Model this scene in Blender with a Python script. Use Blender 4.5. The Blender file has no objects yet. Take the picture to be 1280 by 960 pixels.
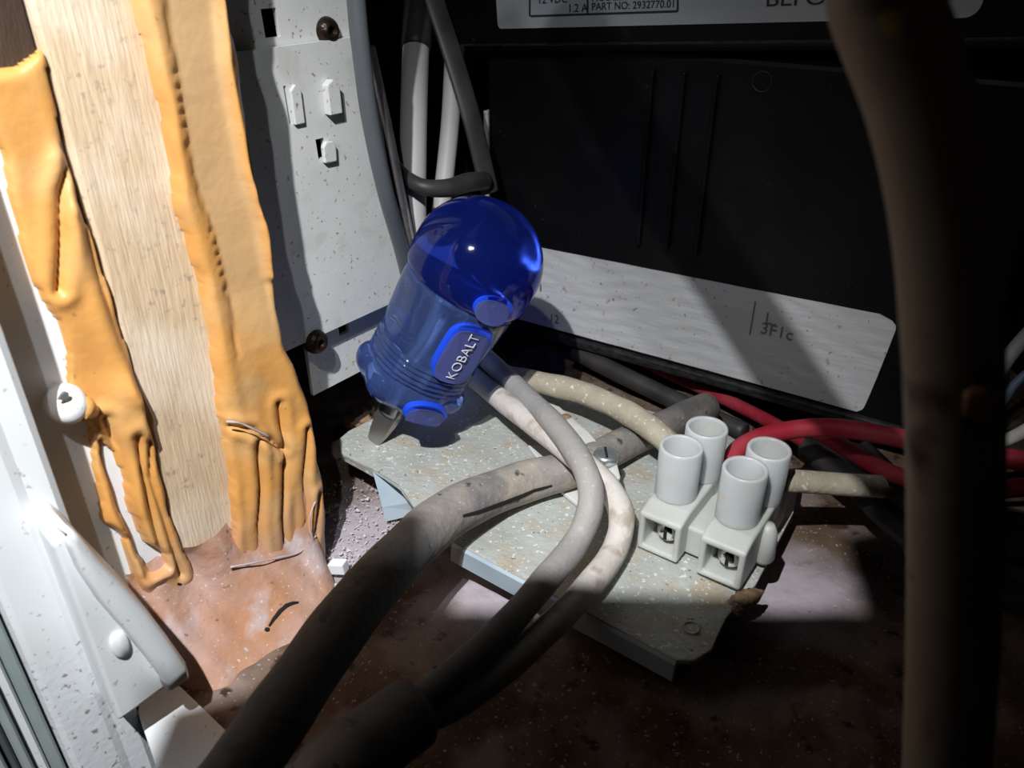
import bpy, bmesh, math, random
import numpy as np
from mathutils import Vector, Matrix
from mathutils.bvhtree import BVHTree

random.seed(7)
rng = np.random.default_rng(7)
S = bpy.context.scene
COL = S.collection

# ------------------------------------------------------------------ camera, light, exposure
# one unit is ten centimetres; the floor of the compartment is z = 0
F = 1000.0
PITCH = math.radians(30)
CAM = Vector((0, 0, 1.35))
cd = bpy.data.cameras.new('camera')
cam = bpy.data.objects.new('camera', cd)
COL.objects.link(cam)
cam.location = CAM
cam.rotation_euler = (math.pi / 2 - PITCH, 0, 0)
cd.sensor_width = 36.0
cd.lens = 36.0 * F / 1280.0
cd.clip_start = 0.02
cd.dof.use_dof = True
cd.dof.focus_distance = 1.95
cd.dof.aperture_fstop = 3.2
S.camera = cam

S.view_settings.view_transform = 'Standard'
S.view_settings.look = 'None'
S.view_settings.gamma = 1.0
S.view_settings.use_curve_mapping = False
S.view_settings.exposure = 0.0

W = bpy.data.worlds.new('world')
S.world = W
W.use_nodes = True
W.node_tree.nodes['Background'].inputs[0].default_value = (0.75, 0.85, 1.0, 1)
W.node_tree.nodes['Background'].inputs[1].default_value = 0.0018


def lamp(name, loc, target, watts, angle, blend, size, col):
    ld = bpy.data.lights.new(name, 'SPOT')
    ld.energy = watts
    ld.spot_size = math.radians(angle)
    ld.spot_blend = blend
    ld.shadow_soft_size = size
    ld.color = col
    o = bpy.data.objects.new(name, ld)
    COL.objects.link(o)
    o.location = loc
    o.rotation_euler = (Vector(target) - Vector(loc)).to_track_quat('-Z', 'Y').to_euler()
    return o


L1 = Vector((-0.45, -0.15, 2.60))
lamp('flashlight_led', L1, (-0.66, 0.98, 0.15), 490, 84, 1.0, 0.017, (0.965, 0.98, 1.0))
lamp('flashlight_led', L1 + Vector((0.19, 0, 0)), (-0.35, 1.40, 0.25), 54, 82, 1.0, 0.017, (0.92, 0.96, 1.0))


# ------------------------------------------------------------------ measuring helpers
def ray(u, v):
    a = (u - 640.0) / F
    b = (480.0 - v) / F
    return Vector((a, math.cos(PITCH) + b * math.sin(PITCH), -math.sin(PITCH) + b * math.cos(PITCH)))


def at(u, v, t):
    return CAM + ray(u, v) * t


def onz(u, v, z):
    d = ray(u, v)
    return CAM + d * ((z - CAM.z) / d.z)


def onplane(u, v, p, n):
    d = ray(u, v)
    return CAM + d * ((Vector(p) - CAM).dot(n) / d.dot(n))


# ------------------------------------------------------------------ materials
def nd(nt, kind, **kw):
    n = nt.nodes.new(kind)
    for k, val in kw.items():
        setattr(n, k, val)
    return n


def mat(name, c1, c2=None, scale=8.0, detail=6.0, lo=0.35, hi=0.65, rough=0.6, metal=0.0, bump=0.0, bscale=60.0,
        stretch=(1, 1, 1), specks=(), coat=0.0, trans=0.0, ior=1.45, sss=0.0, spec=0.5, attrs=()):
    """specks: tuples (colour, noise scale, low, high) laid over the base colour"""
    m = bpy.data.materials.new(name)
    m.use_nodes = True
    nt = m.node_tree
    b = nt.nodes['Principled BSDF']
    b.inputs['Roughness'].default_value = rough
    b.inputs['Metallic'].default_value = metal
    b.inputs['IOR'].default_value = ior
    b.inputs['Coat Weight'].default_value = coat
    b.inputs['Transmission Weight'].default_value = trans
    b.inputs['Specular IOR Level'].default_value = spec
    if sss:
        b.inputs['Subsurface Weight'].default_value = sss
        b.inputs['Subsurface Radius'].default_value = (0.03, 0.035, 0.04)
        b.inputs['Subsurface Scale'].default_value = 1.0
    tc = nd(nt, 'ShaderNodeTexCoord')
    mp = nd(nt, 'ShaderNodeMapping')
    mp.inputs['Scale'].default_value = stretch
    nt.links.new(tc.outputs['Object'], mp.inputs['Vector'])

    def noise(sc, dt=5.0, vec=mp):
        n = nd(nt, 'ShaderNodeTexNoise')
        n.inputs['Scale'].default_value = sc
        n.inputs['Detail'].default_value = dt
        nt.links.new(vec.outputs[0], n.inputs['Vector'])
        return n

    def ramp(src, l, h):
        r = nd(nt, 'ShaderNodeMapRange')
        r.inputs['From Min'].default_value = l
        r.inputs['From Max'].default_value = h
        nt.links.new(src, r.inputs['Value'])
        return r.outputs['Result']

    def mix(fac, a, c):
        x = nd(nt, 'ShaderNodeMix', data_type='RGBA')
        nt.links.new(fac, x.inputs[0])
        if isinstance(a, tuple):
            x.inputs[6].default_value = (*a, 1)
        else:
            nt.links.new(a, x.inputs[6])
        x.inputs[7].default_value = (*c, 1)
        return x.outputs[2]
    cur = c1
    if c2 is not None:
        cur = mix(ramp(noise(scale, detail).outputs['Fac'], lo, hi), c1, c2)
    for (c, sc, l, h) in specks:
        cur = mix(ramp(noise(sc, 3.0, tc_map(nt, tc)).outputs['Fac'], l, h), cur, c)
    for (attr, c) in attrs:
        at_ = nd(nt, 'ShaderNodeAttribute')
        at_.attribute_name = attr
        cur = mix(at_.outputs['Fac'], cur, c)
    if isinstance(cur, tuple):
        b.inputs['Base Color'].default_value = (*cur, 1)
    else:
        nt.links.new(cur, b.inputs['Base Color'])
    if bump:
        bp = nd(nt, 'ShaderNodeBump')
        bp.inputs['Strength'].default_value = bump
        bp.inputs['Distance'].default_value = 0.01
        nt.links.new(noise(bscale, 4.0).outputs['Fac'], bp.inputs['Height'])
        nt.links.new(bp.outputs[0], b.inputs['Normal'])
    return m


def tc_map(nt, tc):
    mp = nd(nt, 'ShaderNodeMapping')
    mp.inputs['Location'].default_value = (random.random() * 9, random.random() * 9, random.random() * 9)
    nt.links.new(tc.outputs['Object'], mp.inputs['Vector'])
    return mp


DUST = (0.62, 0.60, 0.60)
M = {}
M['floor'] = mat('floor_dirt', (0.080, 0.046, 0.024), (0.145, 0.095, 0.060), 5, rough=0.85, bump=0.5, bscale=30,
                 specks=(((0.24, 0.18, 0.15), 6, 0.47, 0.62), ((0.05, 0.025, 0.015), 22, 0.60, 0.70), ((0.40, 0.37, 0.40), 110, 0.64, 0.70)), attrs=(('dusty', (0.46, 0.41, 0.45)),))  # dust tint that also brightens the lit patches of floor
M['shade_wood'] = mat('shaded_brown_board', (0.030, 0.015, 0.008), (0.05, 0.028, 0.016), 4, rough=0.7, bump=0.3, stretch=(6, 6, 1))  # brown kept very dark to carry the upper left corner's shadow
M['black'] = mat('black_back_panel', (0.012, 0.012, 0.014), (0.02, 0.019, 0.018), 6, rough=0.8)
M['wood'] = mat('bare_pine', (0.66, 0.50, 0.33), (0.52, 0.39, 0.25), 9, rough=0.75, bump=0.35, bscale=22, stretch=(9, 9, 0.8), lo=0.3, hi=0.7,
                specks=(((0.36, 0.28, 0.20), 60, 0.60, 0.72), ((0.72, 0.60, 0.46), 5, 0.45, 0.65)))
M['sealant'] = mat('orange_sealant', (0.70, 0.345, 0.095), (0.60, 0.285, 0.08), 4, rough=0.42, bump=0.4, bscale=16, coat=0.1,
                   specks=(((0.66, 0.38, 0.15), 6, 0.5, 0.65), ((0.40, 0.20, 0.07), 55, 0.70, 0.76)),
                   attrs=(('thin', (0.50, 0.34, 0.18)), ('dusty', (0.50, 0.33, 0.25))))
M['sealant_dusty'] = mat('dusty_pinkish_sealant', (0.44, 0.22, 0.12), (0.46, 0.30, 0.25), 8, rough=0.75, bump=0.5, bscale=30,
                         specks=(((0.50, 0.42, 0.43), 12, 0.54, 0.74), ((0.60, 0.54, 0.56), 130, 0.66, 0.72), ((0.22, 0.10, 0.05), 40, 0.66, 0.72)))
M['frame'] = mat('white_vent_plastic', (0.80, 0.82, 0.83), (0.74, 0.77, 0.78), 4, rough=0.35, specks=(((0.55, 0.50, 0.45), 90, 0.66, 0.70),))
M['frame_dusty'] = mat('white_vent_plastic_specked', (0.80, 0.82, 0.84), (0.74, 0.77, 0.80), 6, rough=0.5, bump=0.1, bscale=70,
                       specks=(((0.36, 0.30, 0.27), 75, 0.62, 0.68),))
M['gasket'] = mat('grey_green_gasket', (0.36, 0.42, 0.40), (0.26, 0.32, 0.31), 6, rough=0.3)
M['gasket_dark'] = mat('dark_gasket', (0.08, 0.10, 0.10), rough=0.4)
M['panel'] = mat('white_painted_steel', (0.66, 0.67, 0.645), (0.60, 0.61, 0.59), 5, rough=0.45, bump=0.08, bscale=30,
                 specks=(((0.34, 0.24, 0.16), 100, 0.655, 0.70), ((0.52, 0.50, 0.46), 9, 0.58, 0.72)))
M['rust'] = mat('rusty_brown_screw', (0.016, 0.008, 0.005), (0.034, 0.017, 0.009), 20, rough=0.35, metal=0.4, bump=0.4, bscale=60)
M['hole'] = mat('dark_hole', (0.01, 0.01, 0.01), rough=0.9)
M['galv'] = mat('dusty_galvanised_steel', (0.50, 0.52, 0.49), (0.40, 0.41, 0.37), 7, rough=0.62, metal=0.15, bump=0.35, bscale=60,
                specks=(((0.46, 0.40, 0.31), 12, 0.50, 0.66), ((0.74, 0.74, 0.73), 95, 0.62, 0.66), ((0.22, 0.18, 0.14), 60, 0.68, 0.71)))
M['galv_edge'] = mat('bluish_galvanised_flange', (0.40, 0.50, 0.58), (0.50, 0.58, 0.64), 10, rough=0.4, metal=0.3)
M['case'] = mat('black_plastic', (0.004, 0.004, 0.005), (0.007, 0.007, 0.008), 8, rough=0.42, spec=0.3, bump=0.05, bscale=40,
                specks=(((0.03, 0.03, 0.03), 70, 0.70, 0.74),))
M['case_edge'] = mat('scuffed_black_plastic', (0.008, 0.008, 0.009), (0.035, 0.035, 0.035), 40, rough=0.45, stretch=(1, 1, 3))
M['label'] = mat('off_white_paper_label', (0.64, 0.645, 0.65), (0.58, 0.58, 0.58), 6, rough=0.6, bump=0.3, bscale=22, stretch=(0.5, 0.5, 2.0),
                 specks=(((0.45, 0.36, 0.28), 34, 0.66, 0.72), ((0.30, 0.27, 0.24), 70, 0.69, 0.72)))
M['label_top'] = mat('bluish_white_label', (0.60, 0.63, 0.66), (0.54, 0.57, 0.60), 4, rough=0.45)
M['print'] = mat('grey_black_print', (0.045, 0.045, 0.05), rough=0.6)
M['print_faint'] = mat('faint_pencil', (0.20, 0.18, 0.17), rough=0.8)
M['grey_cable'] = mat('dusty_grey_cable', (0.20, 0.19, 0.185), (0.36, 0.32, 0.28), 9, rough=0.75, bump=0.4, bscale=50,
                      specks=(((0.40, 0.34, 0.28), 14, 0.5, 0.68), ((0.55, 0.53, 0.51), 120, 0.67, 0.72), ((0.07, 0.07, 0.075), 24, 0.64, 0.70)), attrs=(('painted_shade', (0.022, 0.022, 0.024)),))  # near-black attribute colour paints shadow on the lower cable
M['sheath'] = mat('grey_wire_sheath', (0.33, 0.325, 0.32), (0.40, 0.37, 0.34), 9, rough=0.6, bump=0.25, bscale=60,
                  specks=(((0.50, 0.47, 0.44), 90, 0.64, 0.72),), attrs=(('painted_shade', (0.03, 0.03, 0.032)),))
M['white_wire'] = mat('dusty_white_wire', (0.58, 0.53, 0.48), (0.66, 0.62, 0.57), 12, rough=0.65, bump=0.3, bscale=60,
                      specks=(((0.44, 0.37, 0.30), 20, 0.55, 0.68),), attrs=(('painted_shade', (0.05, 0.045, 0.04)),))
M['beige_wire'] = mat('beige_wire', (0.50, 0.45, 0.34), (0.40, 0.35, 0.26), 14, rough=0.75, bump=0.3, bscale=60,
                      specks=(((0.70, 0.66, 0.58), 80, 0.62, 0.68),))
M['smooth_grey'] = mat('smooth_grey_cable', (0.105, 0.115, 0.125), rough=0.3)
M['dark_cable'] = mat('black_cable', (0.025, 0.025, 0.027), (0.05, 0.046, 0.042), 12, rough=0.5)
M['red'] = mat('red_wire', (0.36, 0.016, 0.035), (0.40, 0.05, 0.065), 14, rough=0.6, spec=0.3)
M['yellow'] = mat('yellow_wire', (0.55, 0.42, 0.05), rough=0.5)
M['bluegrey'] = mat('blue_grey_wire', (0.12, 0.15, 0.22), rough=0.5)
M['hose'] = mat('brown_rubber_hose', (0.20, 0.145, 0.10), (0.27, 0.215, 0.165), 4, rough=0.6, spec=0.25,
                specks=(((0.05, 0.035, 0.03), 9, 0.62, 0.70), ((0.35, 0.25, 0.05), 16, 0.70, 0.75)))
M['copper'] = mat('bare_copper', (0.72, 0.33, 0.16), rough=0.3, metal=0.8)
M['white_strap'] = mat('white_clamp_plastic', (0.70, 0.70, 0.68), (0.60, 0.58, 0.55), 12, rough=0.5)
M['zinc'] = mat('zinc_screw', (0.55, 0.60, 0.60), rough=0.32, metal=0.8, bump=0.1)
M['chrome'] = mat('bright_screw', (0.75, 0.75, 0.77), rough=0.12, metal=1.0)
M['blade'] = mat('steel_blade', (0.42, 0.40, 0.38), rough=0.35, metal=0.9)
M['shaft'] = mat('steel_shaft', (0.30, 0.31, 0.34), rough=0.3, metal=0.9)
M['nylon'] = mat('milky_nylon', (0.56, 0.58, 0.56), (0.50, 0.51, 0.46), 9, rough=0.42, sss=0.6, coat=0.05,
                 specks=(((0.55, 0.50, 0.42), 18, 0.60, 0.74),))
M['nylon_tube'] = mat('translucent_nylon_tube', (0.58, 0.61, 0.62), (0.53, 0.55, 0.54), 9, rough=0.35, sss=0.8,
                      specks=(((0.58, 0.54, 0.46), 20, 0.64, 0.76),))
M['blue_cap'] = mat('deep_blue_acetate', (0.03, 0.075, 0.62), rough=0.07, trans=0.92, ior=1.47)
M['blue_grip'] = mat('clear_blue_acetate', (0.24, 0.40, 1.0), rough=0.02, trans=0.91, ior=1.42)
M['blue_pad'] = mat('opaque_blue_pad', (0.012, 0.07, 0.72), rough=0.4)
M['blue_pad_face'] = mat('greyed_blue_pad_face', (0.06, 0.075, 0.24), rough=0.55)
M['silver'] = mat('silver_lettering', (0.72, 0.74, 0.80), rough=0.4)
M['foam'] = mat('brown_crumbly_foam', (0.22, 0.12, 0.06), (0.36, 0.25, 0.16), 30, rough=0.9, bump=0.6)
M['white_block'] = mat('white_plastic_bit', (0.82, 0.84, 0.86), rough=0.5)
M['grain'] = mat('pale_grit', (0.55, 0.53, 0.53), rough=0.8)
M['fibre'] = mat('grey_lilac_fibre', (0.46, 0.40, 0.42), rough=0.8)
M['tan_grain'] = mat('insect_casing', (0.30, 0.20, 0.11), (0.12, 0.08, 0.05), 60, rough=0.7)
M['tube_white'] = mat('white_tube', (0.50, 0.49, 0.48), (0.42, 0.41, 0.40), 6, rough=0.5)
M['blocker'] = mat('blocker_grey', (0.30, 0.30, 0.31), rough=0.6)  # for the added light blocker


# ------------------------------------------------------------------ mesh helpers
def link(name, me, m, parent=None, smooth=True):
    o = bpy.data.objects.new(name, me)
    COL.objects.link(o)
    if m is not None:
        me.materials.append(m)
    if smooth:
        me.polygons.foreach_set('use_smooth', [True] * len(me.polygons))
    if parent is not None:
        o.parent = parent
        o.matrix_parent_inverse = parent.matrix_world.inverted()
    return o


def from_bm(name, bm, m, parent=None, smooth=False):
    bmesh.ops.recalc_face_normals(bm, faces=bm.faces)
    me = bpy.data.meshes.new(name)
    bm.to_mesh(me)
    bm.free()
    return link(name, me, m, parent, smooth)


def tag(o, label, cat, group=None):
    o['label'] = label
    o['category'] = cat
    if group:
        o['group'] = group
    return o


def thing(name, loc, label, cat, group=None):
    o = bpy.data.objects.new(name, None)
    COL.objects.link(o)
    o.location = loc
    o.empty_display_size = 0.05
    o.matrix_world = Matrix.Translation(Vector(loc))
    return tag(o, label, cat, group)


def struct(o):
    o['kind'] = 'structure'
    return o


def spline(pts, n=8):
    P = [Vector(p) for p in pts]
    P = [2 * P[0] - P[1]] + P + [2 * P[-1] - P[-2]]
    out = []
    for i in range(1, len(P) - 2):
        p0, p1, p2, p3 = P[i - 1:i + 3]
        for k in range(n):
            t = k / n
            out.append(0.5 * ((2 * p1) + (p2 - p0) * t + (2 * p0 - 5 * p1 + 4 * p2 - p3) * t * t + (3 * p1 - p0 - 3 * p2 + p3) * t ** 3))
    out.append(P[-2].copy())
    return out


def tube(name, pts, r, m, parent=None, seg=20, n=8, flat=1.0, wob=0.0, hollow=0.0, painted_shade=None):
    """sweep a round (or flattened) section along a smooth path; r is a number or one radius per point"""
    path = spline(pts, n)
    L = len(path)
    rs = [r] * L if not isinstance(r, (list, tuple)) else [float(np.interp(i / (L - 1), np.linspace(0, 1, len(r)), r)) for i in range(L)]
    bm = bmesh.new()
    rings = []
    t0 = (path[1] - path[0]).normalized()
    up = Vector((0, 0, 1)) if abs(t0.z) < 0.9 else Vector((1, 0, 0))
    nrm = (up - t0 * up.dot(t0)).normalized()
    ph = random.random() * 6
    for i, p in enumerate(path):
        t = (path[min(i + 1, L - 1)] - path[max(i - 1, 0)]).normalized()
        nrm = (nrm - t * nrm.dot(t)).normalized()
        bi = t.cross(nrm)
        rr = rs[i] * (1 + wob * math.sin(i * 0.7 + ph) * math.sin(i * 0.23 + ph))
        rings.append([bm.verts.new(p + (nrm * math.sin(a) * flat + bi * math.cos(a)) * rr)
                      for a in (2 * math.pi * k / seg for k in range(seg))])
    for a, b in zip(rings, rings[1:]):
        for k in range(seg):
            bm.faces.new((a[k], a[(k + 1) % seg], b[(k + 1) % seg], b[k]))
    if hollow:
        for ring, p in ((rings[0], path[0]), (rings[-1], path[-1])):
            inner = [bm.verts.new(p + (v.co - p) * hollow) for v in ring]
            d = (path[1] - path[0]).normalized() * 0.06 if ring is rings[0] else (path[-2] - path[-1]).normalized() * 0.06
            deep = [bm.verts.new(v.co + d) for v in inner]
            for k in range(seg):
                j = (k + 1) % seg
                bm.faces.new((ring[k], ring[j], inner[j], inner[k]))
                bm.faces.new((inner[k], inner[j], deep[j], deep[k]))
            bm.faces.new(deep)
    else:
        for ring, p, s in ((rings[0], path[0], 1), (rings[-1], path[-1], -1)):
            inner = [bm.verts.new(p + (v.co - p) * 0.86 + (path[0] - path[1] if s > 0 else path[-1] - path[-2]).normalized() * rs[0] * 0.12) for v in ring]
            for k in range(seg):
                j = (k + 1) % seg
                bm.faces.new((ring[k], ring[j], inner[j], inner[k]))
            bm.faces.new(inner)
    nv = len(bm.verts)
    o = from_bm(name, bm, m, parent, True)
    if painted_shade is not None:  # shadow painted along the length by mixing in near-black
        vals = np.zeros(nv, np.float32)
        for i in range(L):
            vals[i * seg:(i + 1) * seg] = np.interp(i / (L - 1), np.linspace(0, 1, len(painted_shade)), painted_shade)
        vals[L * seg:L * seg + seg] = painted_shade[0]
        vals[L * seg + seg:] = painted_shade[-1]
        a_ = o.data.attributes.new('painted_shade', 'FLOAT', 'POINT')
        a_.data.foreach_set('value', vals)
    return o


def obox(name, o, ax, ay, az, m, parent=None, bev=0.0, seg=2):
    """box from corner o along three edge vectors"""
    bm = bmesh.new()
    o, ax, ay, az = Vector(o), Vector(ax), Vector(ay), Vector(az)
    v = [bm.verts.new(o + ax * i + ay * j + az * k) for k in (0, 1) for j in (0, 1) for i in (0, 1)]
    for f in ((0, 2, 3, 1), (4, 5, 7, 6), (0, 1, 5, 4), (2, 6, 7, 3), (0, 4, 6, 2), (1, 3, 7, 5)):
        bm.faces.new([v[i] for i in f])
    if bev:
        bmesh.ops.bevel(bm, geom=bm.edges[:], offset=bev, segments=seg, affect='EDGES', profile=0.5)
    return from_bm(name, bm, m, parent, False)


def prism(name, pts, d, m, parent=None, bev=0.0, smooth=False):
    """polygon (3D points) pushed along vector d"""
    bm = bmesh.new()
    d = Vector(d)
    a = [bm.verts.new(Vector(p)) for p in pts]
    b = [bm.verts.new(Vector(p) + d) for p in pts]
    n = len(pts)
    bm.faces.new(a)
    bm.faces.new(b)
    for i in range(n):
        bm.faces.new((a[i], a[(i + 1) % n], b[(i + 1) % n], b[i]))
    if bev:
        bmesh.ops.bevel(bm, geom=bm.edges[:], offset=bev, segments=2, affect='EDGES', profile=0.5)
    return from_bm(name, bm, m, parent, smooth)


def lathe(name, prof, base, axis, m, parent=None, seg=28, mod=None, xref=None, smooth=True):
    """prof: (radius, distance along axis); mod(theta, distance) scales the radius"""
    axis = Vector(axis).normalized()
    x = Vector(xref) if xref is not None else (Vector((1, 0, 0)) if abs(axis.x) < 0.8 else Vector((0, 1, 0)))
    x = (x - axis * x.dot(axis)).normalized()
    y = axis.cross(x)
    base = Vector(base)
    bm = bmesh.new()
    rings = []
    for (r, h) in prof:
        if r < 1e-6:
            rings.append([bm.verts.new(base + axis * h)])
            continue
        ring = []
        for k in range(seg):
            a = 2 * math.pi * k / seg
            q = r * (mod(a, h) if mod else 1.0)
            ring.append(bm.verts.new(base + axis * h + (x * math.cos(a) + y * math.sin(a)) * q))
        rings.append(ring)
    for a, b in zip(rings, rings[1:]):
        for k in range(seg):
            j = (k + 1) % seg
            if len(a) == 1 and len(b) == 1:
                continue
            if len(a) == 1:
                bm.faces.new((a[0], b[j], b[k]))
            elif len(b) == 1:
                bm.faces.new((a[k], a[j], b[0]))
            else:
                bm.faces.new((a[k], a[j], b[j], b[k]))
    for ring in (rings[0], rings[-1]):
        if len(ring) > 1:
            bm.faces.new(ring)
    return from_bm(name, bm, m, parent, smooth)


def cutgrid(name, bs, zs, holes, to3, nrm, thick, m, parent=None):
    """flat sheet in (b, z) with rectangular holes, given thickness"""
    B = sorted(set(list(bs) + [h[0] for h in holes] + [h[1] for h in holes]))
    Z = sorted(set(list(zs) + [h[2] for h in holes] + [h[3] for h in holes]))
    bm = bmesh.new()
    vs = {}

    def vert(i, j):
        if (i, j) not in vs:
            vs[(i, j)] = bm.verts.new(to3(B[i], Z[j]))
        return vs[(i, j)]
    faces = []
    for i in range(len(B) - 1):
        for j in range(len(Z) - 1):
            cb, cz = (B[i] + B[i + 1]) / 2, (Z[j] + Z[j + 1]) / 2
            if any(h[0] < cb < h[1] and h[2] < cz < h[3] for h in holes):
                continue
            faces.append(bm.faces.new((vert(i, j), vert(i + 1, j), vert(i + 1, j + 1), vert(i, j + 1))))
    r = bmesh.ops.extrude_face_region(bm, geom=faces)
    for v in [g for g in r['geom'] if isinstance(g, bmesh.types.BMVert)]:
        v.co -= Vector(nrm) * thick
    return from_bm(name, bm, m, parent, False)


def text_mesh(name, body, size, origin, xdir, ydir, m, parent, thick=0.0012, align='LEFT', stretch=1.0, bold=0.0):
    cu = bpy.data.curves.new(name, 'FONT')
    cu.body = body
    cu.size = size
    cu.align_x = align
    cu.extrude = thick
    cu.offset = bold
    tmp = bpy.data.objects.new('tmp', cu)
    COL.objects.link(tmp)
    bpy.context.view_layer.update()
    me = bpy.data.meshes.new_from_object(tmp.evaluated_get(bpy.context.evaluated_depsgraph_get()))
    bpy.data.objects.remove(tmp)
    x, y = Vector(xdir).normalized() * stretch, Vector(ydir).normalized()
    z = x.cross(y).normalized()
    o = Vector(origin)
    for v in me.vertices:
        v.co = o + x * v.co.x + y * v.co.y + z * v.co.z
    me.materials.clear()
    return link(name, me, m, parent, False)


# ------------------------------------------------------------------ the setting
def grid_mesh(name, fn, nu, nv, m, smooth=True):
    V = [fn(i / nu, j / nv) for j in range(nv + 1) for i in range(nu + 1)]
    Fc = [(j * (nu + 1) + i, j * (nu + 1) + i + 1, (j + 1) * (nu + 1) + i + 1, (j + 1) * (nu + 1) + i) for j in range(nv) for i in range(nu)]
    me = bpy.data.meshes.new(name)
    me.from_pydata(V, [], Fc)
    return link(name, me, m, None, smooth)


def fbm(x, y):
    return (math.sin(x * 7.1 + 1.3 * math.sin(y * 5.3)) * math.sin(y * 8.7 + 1.1 * math.sin(x * 4.9))
            + 0.5 * math.sin(x * 19.3 + 2 * math.sin(y * 13.1)) * math.sin(y * 17.7 + 1.7 * math.sin(x * 11.3)))


fl = struct(grid_mesh('floor', lambda a, b: (-1.6 + 3.4 * a, -0.9 + 4.4 * b, 0.006 * fbm(2 * a * 3.4, 2 * b * 4.4) - 0.008), 170, 220, M['floor']))
bmf = bmesh.new()
bmf.from_mesh(fl.data)
bmesh.ops.delete(bmf, geom=[f for f in bmf.faces if (f.calc_center_median() - Vector((-0.47, 1.48, 0))).dot(Vector((-1, -1, 0)).normalized()) > 0.485], context='FACES')
bmf.to_mesh(fl.data)
bmf.free()
fa_ = fl.data.attributes.new('dusty', 'FLOAT', 'POINT')  # dust plus painted light, centred on the lit floor patches
for i_, v_ in enumerate(fl.data.vertices):
    x_, y_ = v_.co.x, v_.co.y
    dd = min(math.hypot((x_ - 0.02) / 0.22, (y_ - 1.36) / 0.14), math.hypot((x_ + 0.38) / 0.13, (y_ - 1.55) / 0.22), math.hypot((x_ - 0.66) / 0.16, (y_ - 1.38) / 0.14))
    fa_.data[i_].value = max(0.0, min(0.85, 1.35 - dd + 0.18 * fbm(x_ * 3, y_ * 3)))
struct(obox('wall_back', (-1.6, 3.45, -0.05), (3.4, 0, 0), (0, 0.1, 0), (0, 0, 3.0), M['black']))
struct(obox('wall_right', (1.75, -0.9, -0.05), (0.1, 0, 0), (0, 4.4, 0), (0, 0, 3.0), M['black']))

# post face: plane x - y = -1.95 seen from the front right; a runs along it to the front left
A0 = Vector((-0.47, 1.48, 0))
E = Vector((-math.sqrt(0.5), -math.sqrt(0.5), 0))
N = Vector((math.sqrt(0.5), -math.sqrt(0.5), 0))
Z = Vector((0, 0, 1))


def face3(a, z, n=0.0):
    return A0 + E * a + N * n + Z * z


def face2(u, v, n=0.0):
    p = onplane(u, v, A0 + N * n, N) - A0
    return (p.dot(E), p.z)


struct(obox('wall_left', face3(0.395, -0.02, -0.045), E * 0.9, -N * 0.08, Z * 2.2, M['shade_wood']))
# added unseen blocker: cuts off the torch light to shade the foreground

struct(prism('light_blocker_1', [(x, y, 1.65) for x, y in ((-0.5298, -0.1), (-0.5298, 0.2809), (-0.4857, 0.2968), (-0.4486, 0.3162), (-0.4397, 0.378), (-0.4106, 0.4399), (-0.3408, 0.4399), (-0.3355, 0.378), (0.0045, 0.378), (0.0195, 0.4708), (0.1503, 0.5017), (1.3866, 0.5017), (1.3866, -0.1))], (0, 0, 0.012), M['blocker']))

# ------------------------------------------------------------------ wooden post with sealant
post = thing('wooden_post', face3(0.2, 0, -0.1), 'bare wooden post smeared with orange sealant at the side of the compartment', 'post')
obox('corner_shade_board', face3(0.316, 1.062, -0.004), E * 0.070, -N * 0.20, Z * 0.70, M['shade_wood'], post, bev=0.003)  # dark board stands in for the shadow in the upper left corner
obox('wood_core', face3(0.005, -0.01, 0.0), E * 0.308, -N * 0.36, Z * 1.75, M['wood'], post, bev=0.012)


def poly2(px, n=0.0):
    return np.array([face2(u, v, n) for u, v in px])


def inside(P, X, Y):
    r = np.zeros(X.shape, bool)
    j = len(P) - 1
    for i in range(len(P)):
        xi, yi = P[i]
        xj, yj = P[j]
        c = ((yi > Y) != (yj > Y)) & (X < (xj - xi) * (Y - yi) / (yj - yi + 1e-12) + xi)
        r ^= c
        j = i
    return r


def edge_dist(P, X, Y):
    d = np.full(X.shape, 9.0)
    for i in range(len(P)):
        a, b = P[i], P[(i + 1) % len(P)]
        ab = b - a
        t = np.clip(((X - a[0]) * ab[0] + (Y - a[1]) * ab[1]) / (ab @ ab + 1e-12), 0, 1)
        d = np.minimum(d, np.hypot(X - a[0] - t * ab[0], Y - a[1] - t * ab[1]))
    return d


def line_dist(L, X, Y):
    d = np.full(X.shape, 9.0)
    for a, b in zip(L, L[1:]):
        ab = b - a
        t = np.clip(((X - a[0]) * ab[0] + (Y - a[1]) * ab[1]) / (ab @ ab + 1e-12), 0, 1)
        d = np.minimum(d, np.hypot(X - a[0] - t * ab[0], Y - a[1] - t * ab[1]))
    return d


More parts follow.
